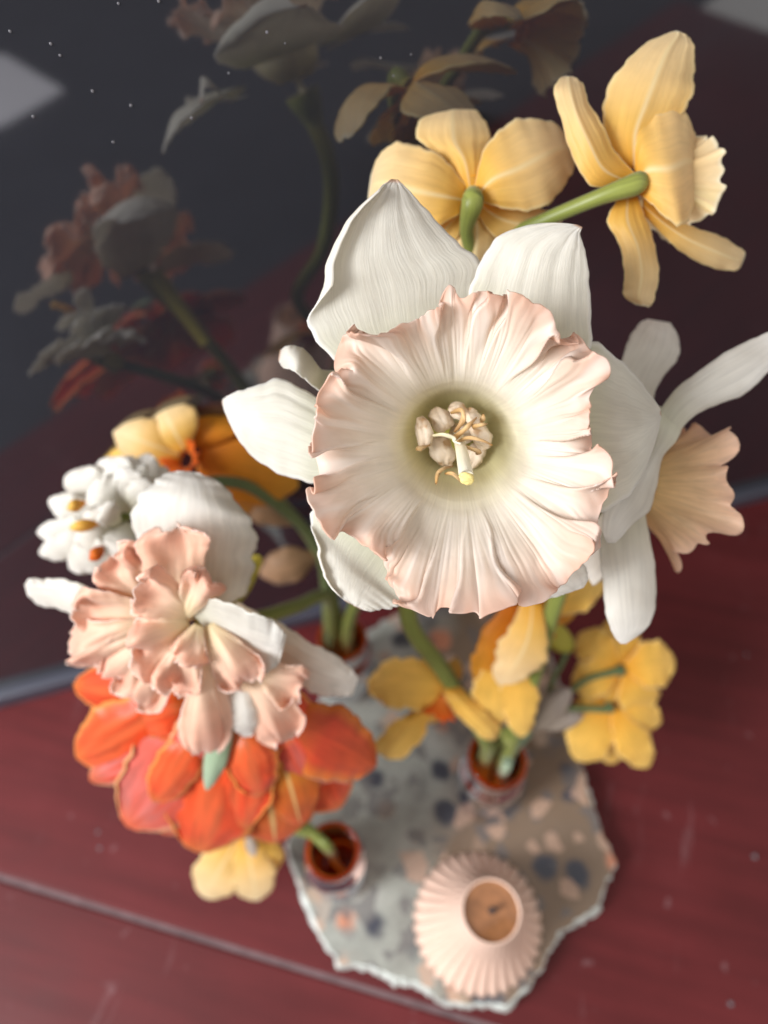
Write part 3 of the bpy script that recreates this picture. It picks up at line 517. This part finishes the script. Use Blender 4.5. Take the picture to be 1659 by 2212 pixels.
fc = tube(Y, GREEN, [P(1384, 388, 189), P(1368, 400, 187), P(1300, 424, 189), P(1190, 470, 197), P(1085, 520, 205), P(1030, 580, 210)], [2.2, 2.8, 2.1, 1.9, 2.1, 2.3], 'flower_head', 40, 14)
for sc in ([(1345, 362, 1392, 368, 191), (1303, 285, 1440, 295, 190, 0, 2), (1304, 225, 1482, 232, 190, 0, 3), (1334, 155, 1499, 180, 190, 0, 3), (1382, 104, 1500, 118, 191, 0, 2), (1436, 76, 1489, 83, 192, 0, .8), (1460, 68, 1468, 70, 192)],
           [(1330, 402, 1375, 380, 189), (1272, 398, 1333, 333, 187, 0, 2), (1238, 338, 1303, 275, 186, 0, 3), (1216, 270, 1274, 228, 186, 0, 3), (1198, 205, 1262, 190, 187, 0, 2), (1207, 173, 1248, 172, 189, 0, .5), (1222, 166, 1236, 167, 190)],
           [(1370, 372, 1388, 425, 190), (1378, 285, 1420, 452, 188, 0, 1.5), (1422, 237, 1468, 492, 188, 0, 3), (1476, 242, 1492, 455, 191, 0, 2.5), (1501, 292, 1503, 415, 195, 0, 1.5), (1508, 332, 1511, 350, 198)],
           [(1332, 432, 1378, 425, 193), (1312, 475, 1398, 482, 193, 0, 1.5), (1338, 530, 1416, 540, 193, 0, 2.5), (1350, 590, 1421, 598, 193, 0, 2.5), (1346, 634, 1413, 645, 194, 0, 1.5), (1372, 657, 1402, 663, 195)],
           [(1392, 428, 1385, 462, 194), (1450, 472, 1428, 502, 196, 0, 1), (1505, 493, 1472, 545, 198, 0, 2), (1562, 515, 1538, 577, 201, 0, 2), (1600, 538, 1586, 585, 204, 0, 1), (1609, 549, 1603, 567, 205)]):
    petal(fc, YEL, sc, 40, 31, .7, 7, keel=.7, vein=.09, thick=.4)
cup(fc, YEL, P(1392, 385, 192), (.82, .10, .55), 4, 13.5, 16.5, 6, 1.3, 1.2, seed=8)
petal2(Y, PAPER, (1034, 600, 210), (1080, 530, 206), 40, 2, name='spathe')

# ------------------------------------------------------------------ white daffodil with peach cup, facing away
R = empty('daffodil', foot(br, .004, -.003), 'white daffodil with drooping narrow petals and frilled peach cup turned away', 'daffodil')
tube(R, GREEN, [P(1375, 1010, 198), P(1345, 1020, 206), P(1280, 1100, 228), P(1200, 1300, 262), P(1140, 1500, 290), mouth(br, .004, .001), foot(br, .004, -.003)], [3.2, 2.8, 2.8, 3, 3, 3, 3])
for sc in ([(1360, 960, 1400, 950, 201), (1338, 815, 1415, 845, 204, 0, 1), (1357, 738, 1462, 775, 206, 0, 2), (1378, 702, 1466, 735, 208, 0, 1.5), (1398, 690, 1448, 698, 209)],
           [(1400, 930, 1430, 985, 195), (1452, 850, 1490, 905, 193, 0, 1.5), (1512, 800, 1550, 874, 192, 0, 2), (1585, 752, 1612, 848, 191, 0, 2), (1650, 722, 1662, 800, 191, 0, 1), (1690, 712, 1702, 745, 191)],
           [(1424, 878, 1482, 892, 194), (1412, 932, 1462, 950, 192, 1, 1), (1394, 988, 1430, 988, 190, 1, 2), (1352, 1035, 1417, 1052, 187, 2, 2), (1320, 1070, 1403, 1102, 184, 3, 1.5), (1303, 1112, 1372, 1126, 182, 2, 1), (1302, 1152, 1341, 1160, 182, 1, .5), (1312, 1172, 1328, 1172, 183)],
           [(1320, 1050, 1385, 1045, 196), (1297, 1170, 1402, 1160, 194, 0, 2), (1301, 1250, 1416, 1235, 193, 0, 3), (1309, 1322, 1414, 1310, 193, 0, 2.5), (1322, 1366, 1399, 1354, 194, 0, 1), (1340, 1390, 1352, 1390, 195)]):
    petal(R, WHITE2, sc, 40, 23, .35, 6, vein=.05)
petal(R, CREAM, [(1370, 1020, 1385, 1050, 200), (1300, 1110, 1330, 1180, 204), (1262, 1170, 1300, 1250, 208, 0, 1), (1250, 1210, 1280, 1265, 210)], 24, 15, .4)
cup(R, PEACH, P(1385, 1045, 199), (.93, -.12, .26), 6.5, 18.0, 17, 5, 3.4, 2.8, seed=12, flare=.9)

# ------------------------------------------------------------------ pink double daffodil
TILT[:] = [1330, .085]
E = empty('daffodil', foot(b3, -.004, .001), 'double daffodil crowded with ruffled peach pink segments between white petals', 'daffodil')
tube(E, GREEN, [P(440, 1330, 226), P(485, 1335, 238), P(560, 1335, 255), P(640, 1310, 285), P(705, 1290, 325), mouth(b3, -.005, .001), foot(b3, -.004, .001)], [3.5, 3, 2.8, 2.8, 2.8, 2.8, 2.8])
tube(E, YGREEN, [P(475, 1310, 228), P(520, 1270, 245), P(555, 1210, 262)], [3.5, 3.2, 2.2], 'flower_tube', 16, 12)
for sc, mt in (([(385, 1345, 490, 1315, 226), (320, 1255, 530, 1275, 224, 0, 2), (284, 1150, 556, 1195, 223, 0, 5), (308, 1066, 534, 1115, 226, 0, 6), (348, 1030, 485, 1052, 230, 0, 3), (385, 1017, 432, 1022, 233)], WHITE2),
               ([(230, 1290, 240, 1345, 220), (165, 1257, 190, 1338, 222, 0, 2), (105, 1250, 135, 1318, 224, 0, 1.5), (65, 1251, 85, 1306, 226, 1, 1), (54, 1262, 60, 1286, 227)], WHITE2),
               ([(510, 1298, 500, 1400, 226), (600, 1345, 595, 1448, 222, 0, 2), (682, 1393, 662, 1490, 221, 0, 3), (747, 1432, 722, 1505, 222, 0, 2), (773, 1466, 762, 1500, 224)], CREAM),
               ([(395, 1274, 420, 1330, 205), (465, 1296, 480, 1395, 201, 4, -2), (545, 1322, 545, 1448, 198, 5, -3), (600, 1350, 588, 1446, 198, 4, -2), (618, 1374, 604, 1428, 200, 1, -1)], WHITE2),
               ([(470, 1440, 530, 1440, 214), (490, 1510, 552, 1500, 209, 0, 3), (500, 1565, 558, 1552, 208, 0, 3), (525, 1592, 545, 1590, 210)], WHITE2)):
    petal(E, mt, sc, 40, 25, 1.0, 8, vein=.07)
for b, t, w, fr, arch, bul in (((390, 1320, 216), (375, 1140, 210), 165, 2.2, 2, 3), ((340, 1310, 214), (235, 1205, 212), 120, 2.2, 3, 2), ((350, 1330, 212), (165, 1330, 210), 130, 2.4, 4, 2), ((345, 1345, 210), (155, 1410, 212), 110, 2.6, 4, 2),
                        ((345, 1360, 210), (225, 1460, 210), 130, 2.6, 4, 2), ((380, 1370, 210), (295, 1520, 212), 125, 2.6, 5, 2), ((440, 1370, 206), (450, 1615, 208), 115, 2.6, 5, 3), ((510, 1400, 210), (615, 1600, 212), 125, 2.6, 4, 2),
                        ((420, 1330, 206), (300, 1270, 198), 120, 2.6, 2, 3), ((410, 1350, 204), (290, 1400, 198), 140, 2.8, 2, 3), ((420, 1360, 204), (370, 1490, 198), 120, 2.8, 3, 3), ((450, 1350, 204), (530, 1480, 200), 120, 2.6, 3, 3),
                        ((430, 1350, 202), (400, 1430, 196), 90, 2.4, 1, 2), ((540, 1440, 208), (650, 1490, 206), 100, 2.4, 2, 2), ((400, 1330, 204), (440, 1240, 200), 100, 2.4, 2, 2), ((330, 1300, 214), (290, 1185, 214), 100, 2.2, 2, 2)):
    petal2(E, PINK, b, t, w, bul, arch, frill=fr, ruf=.5, rfreq=8, nu=32, nv=41, name='ruffle')

# ------------------------------------------------------------------ small white double narcissus
TILT[:] = [1130, .08]
WN = empty('narcissus', foot(b3, -.006, -.003), 'cluster of small white double narcissus flecked with orange', 'narcissus')
tube(WN, GREEND, [P(300, 1110, 252), P(400, 1060, 262), P(480, 1040, 272), P(570, 1070, 290), P(690, 1190, 320), mouth(b3, -.006, .0), foot(b3, -.006, -.003)], [2.2, 2.1, 2.2, 2.3, 2.5, 2.6, 2.6])
ha = tube(WN, GREEN, [P(225, 1140, 242), P(255, 1120, 248), P(300, 1105, 254)], [4, 2.5, 2], 'flower_head', 14, 12)
hb = tube(WN, GREEN, [P(290, 1090, 250), P(285, 1110, 252), P(300, 1108, 254)], [4, 2.5, 2], 'flower_head', 14, 12)
for b, t, w in (((290, 1100, 250), (140, 1030, 248), 95), ((290, 1090, 248), (215, 995, 250), 105), ((295, 1090, 248), (275, 985, 252), 75), ((300, 1090, 248), (322, 980, 254), 65), ((305, 1090, 250), (360, 1010, 256), 60), ((280, 1095, 244), (190, 1060, 238), 100), ((285, 1095, 244), (260, 1010, 240), 80), ((290, 1100, 242), (310, 1030, 240), 70)):
    petal2(hb, WHITE2, b, t, w, 1.6, 2, ruf=1.0, q=.6, p=1.4)
for b, t, w in (((240, 1130, 246), (105, 1080, 242), 62), ((240, 1140, 244), (80, 1150, 242), 58), ((240, 1150, 242), (85, 1195, 240), 62), ((250, 1160, 240), (150, 1228, 236), 74), ((260, 1160, 240), (215, 1250, 238), 70), ((260, 1140, 240), (180, 1110, 232), 60), ((255, 1150, 236), (160, 1165, 230), 62), ((262, 1160, 236), (205, 1205, 228), 58), ((280, 1130, 240), (250, 1210, 226), 80), ((290, 1140, 240), (310, 1230, 232), 80), ((260, 1130, 236), (215, 1095, 226), 60)):
    petal2(ha, WHITE2, b, t, w, 1.3, 3, ruf=1.0, q=.6, p=1.4)
for b, t, w in (((185, 1085, 232), (145, 1098, 226), 26), ((215, 1130, 230), (150, 1140, 224), 26), ((225, 1180, 228), (195, 1210, 222), 28)):
    petal2(ha, ORANGE if w > 26 else YEL2, b, t, w, 1.2, 1, ruf=.4, name='orange_fleck')

# ------------------------------------------------------------------ yellow narcissus behind the white cluster
TILT[:] = [985, .06]
YB = empty('narcissus', foot(b3, 0, .005), 'deep yellow narcissus with orange cup behind the small white cluster', 'narcissus')
tube(YB, GREEN, [P(430, 985, 282), P(520, 1010, 290), P(600, 1080, 305), P(690, 1195, 335), mouth(b3, -.001, .004), foot(b3, 0, .005)], [2.2, 2.2, 2.4, 2.6, 2.6, 2.6])
for b, t, w, mt in (((395, 985, 276), (245, 930, 272), 105, YEL), ((400, 975, 274), (345, 872, 276), 125, YEL), ((430, 970, 278), (455, 862, 290), 150, AMBERP), ((430, 985, 276), (645, 1050, 292), 150, AMBERP), ((440, 970, 280), (560, 940, 296), 130, AMBERP), ((390, 995, 276), (205, 1010, 280), 90, YEL2), ((430, 1000, 282), (560, 1100, 300), 110, AMBERP)):
    petal2(YB, mt, b, t, w, 3, 2, ruf=.5)
cup(YB, ORANGE, P(405, 995, 276), (-.25, .1, -.9), 3, 7.5, 7, 6, 1, .8, seed=15)
petal2(YB, TANP, (690, 1200, 322), (560, 1240, 318), 80, 3, 3, ruf=1, name='spathe')
petal2(YB, TANP, (640, 1130, 305), (520, 1085, 300), 60, 3, 2, ruf=1, name='spathe')

# ------------------------------------------------------------------ double tulip
TILT[:] = [1600, .05]
T_ = empty('tulip', foot(bl, -.002, .003), 'red and orange double tulip with splayed flaming petals', 'tulip')
tube(T_, GREEN, [P(500, 1620, 282), P(560, 1690, 292), P(640, 1765, 298), P(688, 1808, 300), mouth(bl, -.001, .001), foot(bl, -.002, .003)], [3, 2.4, 2.0, 1.9, 1.9, 1.9])
for b, t, w, mt, bul, fo in (((420, 1500, 270), (160, 1480, 278), 120, TULIP, 4, None), ((400, 1510, 262), (165, 1635, 272), 150, TULIP, 5, None), ((440, 1540, 262), (195, 1685, 272), 105, TULIPK, 4, None),
                         ((470, 1530, 258), (275, 1785, 272), 210, TULIPK, 6, ('R', .82, .3, .9, 4)), ((500, 1540, 256), (425, 1840, 274), 230, TULIP, 7, ('R', .82, .3, .9, 5)), ((480, 1530, 258), (350, 1800, 278), 190, TULIPK, 5, None),
                         ((560, 1540, 260), (595, 1820, 278), 220, TULIPY, 7, None), ((540, 1540, 254), (520, 1790, 266), 150, TULIP, 5, ('L', .8, .3, .9, 4)), ((600, 1560, 262), (735, 1745, 280), 170, TULIP, 5, None),
                         ((560, 1530, 258), (812, 1655, 262), 165, TULIPD, 5, None), ((500, 1520, 254), (680, 1570, 258), 150, TULIP, 4, None), ((420, 1520, 256), (300, 1560, 262), 120, TULIP, 4, None), ((590, 1560, 256), (650, 1780, 270), 120, TULIPY, 4, None), ((480, 1520, 252), (380, 1660, 256), 110, TULIPK, 4, None), ((520, 1560, 250), (560, 1720, 254), 120, TULIP, 4, ('R', .8, .3, .9, 3)), ((450, 1560, 252), (330, 1730, 258), 100, TULIP, 4, None), ((600, 1560, 254), (690, 1700, 266), 110, TULIPK, 4, None)):
    petal2(T_, mt, b, t, w, bul, 4, p=1.35, q=.62, w0=.35, ruf=1.0, rfreq=8, nu=34, nv=25, fold=fo)
petal2(T_, GREENL, (500, 1530, 246), (446, 1706, 244), 50, 2, 1, q=.7, name='leaf')

# ------------------------------------------------------------------ small yellow flower under the tulip
TILT[:] = [1850, .03]
SY = empty('narcissus', foot(bl, .003, -.002), 'small pale yellow flower peeping out under the red tulip', 'narcissus')
tube(SY, GREEN, [P(520, 1800, 322), P(585, 1790, 318), P(660, 1800, 308), mouth(bl, -.004, .002, .058), foot(bl, .003, -.002)], [2, 1.6, 1.5, 1.5, 1.5])
for b, t, w, mt in (((520, 1800, 320), (440, 1938, 324), 105, YEL), ((530, 1800, 318), (555, 1945, 324), 100, YEL), ((540, 1800, 318), (595, 1880, 326), 80, YEL2), ((525, 1800, 322), (500, 1900, 328), 80, YEL2)):
    petal2(SY, mt, b, t, w, 2, 2, ruf=1.0, q=.55, p=1.5)
petal2(SY, PAPER, (535, 1800, 314), (550, 1850, 312), 26, 1.5, name='spathe')

# ------------------------------------------------------------------ yellow narcissus above the right bottle
TILT[:] = [1450, .03]
J = empty('narcissus', foot(br, -.003, -.006), 'golden narcissus with orange cups and long drooping petals above the amber bottle', 'narcissus')
tube(J, GREEN, [P(1098, 1290, 282), P(1105, 1400, 300), P(1110, 1560, 306), mouth(br, -.002, .004), foot(br, -.003, -.006)], [2.2, 2.2, 2.4, 2.4, 2.4])
f1 = tube(J, GREEN, [P(962, 1492, 290), P(978, 1478, 295), P(1040, 1530, 305), P(1100, 1600, 310)], [2.4, 1.8, 1.6, 2], 'flower_head', 20, 12)
petal(f1, YEL2, [(985, 1468, 968, 1510, 290), (935, 1436, 938, 1532, 287, 0, 1), (872, 1417, 882, 1535, 286, 0, 1.6), (822, 1437, 830, 1522, 288, 0, 1), (792, 1472, 797, 1498, 290)], 30, 21, 1.5, 7, vein=.1, keel=.8)
petal(f1, YEL2, [(955, 1505, 980, 1520, 290), (885, 1540, 935, 1550, 287, 0, 2), (850, 1560, 915, 1590, 287, 0, 2), (815, 1595, 880, 1632, 289, 0, 2), (805, 1620, 845, 1642, 291)], 30, 21, 1.5, 8, vein=.1, keel=.8)
petal(f1, YEL2, [(962, 1480, 985, 1478, 288), (960, 1505, 1012, 1500, 285, 0, 2), (995, 1552, 1048, 1535, 284, 0, 3), (1040, 1592, 1078, 1568, 285, 0, 2), (1064, 1600, 1076, 1590, 287)], 30, 21, 1.2, 7, vein=.1, keel=.8)
petal2(f1, YEL2, (975, 1485, 294), (985, 1420, 300), 40, 2)
petal2(f1, YEL2, (970, 1490, 292), (915, 1560, 300), 60, 2)
cup(f1, ORANGE, P(962, 1500, 289), (-.25, -.75, .1), 2.2, 6.5, 9, 6, .9, .8, seed=22)
f2 = tube(J, GREEN, [P(1110, 1290, 276), P(1100, 1310, 280), P(1102, 1345, 288), P(1105, 1400, 300)], [3.4, 2.6, 2, 2.2], 'flower_head', 16, 12)
for b, t, w, mt, bul, bd in (((1105, 1300, 276), (1035, 1490, 284), 95, AMBERP, 3, -8), ((1080, 1400, 280), (1065, 1570, 288), 100, YEL2, 3, 0), ((1150, 1295, 268), (1078, 1478, 272), 105, YEL, 4, -22), ((1110, 1380, 280), (1128, 1592, 288), 85, YEL2, 4, 0), ((1140, 1290, 274), (1305, 1262, 282), 85, YEL2, 3, 12), ((1150, 1300, 276), (1240, 1330, 290), 70, AMBERP, 3, 0)):
    petal2(f2, mt, b, t, w, bul * .45, 2, bd, p=1.2, q=.6, w0=.5, ruf=1.6)
cup(f2, ORANGE, P(1150, 1320, 280), (.25, -.9, .25), 2.2, 6, 13, 6, .9, .8, seed=25)

# ------------------------------------------------------------------ yellow cluster on the right
TILT[:] = [1500, .04]
K = empty('narcissus', foot(br, .006, .001), 'cluster of small yellow narcissus with papery spathe and green bud over the table', 'narcissus')
tube(K, GREENL, [P(1195, 1530, 318), P(1150, 1570, 322), P(1105, 1625, 322), mouth(br, .003, -.004, .055), foot(br, .006, .001)], [2.4, 2.4, 2.3, 2.3, 2.3])
k1 = tube(K, GREEND, [P(1342, 1448, 312), P(1322, 1452, 311), P(1260, 1472, 314), P(1195, 1528, 318)], [2.6, 1.5, 1.3, 1.4], 'flower_head', 20, 10)
k2_ = tube(K, GREEND, [P(1318, 1528, 316), P(1300, 1532, 315), P(1250, 1530, 317), P(1195, 1530, 318)], [2.6, 1.5, 1.3, 1.4], 'flower_head', 20, 10)
tube(K, GREEND, [P(1225, 1405, 316), P(1215, 1430, 316), P(1190, 1480, 317), P(1190, 1530, 318)], [1.5, 1.2, 1.2, 1.3], 'bud_stalk', 20, 10)
blob('bud', (1203, 1375, 314), (44, 26, 4.5), .75, YGREEN, K, 77, lump=.05)
petal2(K, PAPER, (1145, 1580, 316), (1232, 1488, 312), 56, 4, 2, q=.6, name='spathe'); petal2(K, PAPER, (1160, 1570, 318), (1260, 1545, 318), 40, 3, 2, q=.6, name='spathe')
for b, t, w in (((1340, 1447, 316), (1235, 1480, 322), 95), ((1335, 1440, 316), (1250, 1370, 324), 95), ((1345, 1440, 316), (1325, 1335, 326), 105), ((1350, 1442, 314), (1458, 1430, 318), 115), ((1350, 1455, 315), (1400, 1540, 322), 100), ((1335, 1455, 317), (1290, 1530, 326), 80)):
    petal2(k1, YEL2, b, t, w * .94, 1.0, 2, q=.62, p=1.25, ruf=1.4)
for b, t, w in (((1315, 1530, 319), (1245, 1642, 322), 112), ((1325, 1535, 318), (1400, 1658, 322), 84), ((1330, 1525, 318), (1428, 1560, 324), 76), ((1310, 1520, 320), (1240, 1545, 326), 80), ((1325, 1515, 320), (1345, 1450, 328), 90), ((1320, 1540, 320), (1320, 1650, 330), 90)):
    petal2(k2_, YEL2, b, t, w * .94, 1.0, 2, q=.62, p=1.25, ruf=1.4)
cup(k1, YEL2, P(1345, 1448, 318), (.3, 0, 1), 3, 7, 9, 6, .8, .6, seed=31); cup(k2_, YEL2, P(1322, 1530, 321), (.3, -.2, 1), 3, 7, 9, 6, .8, .6, seed=32)
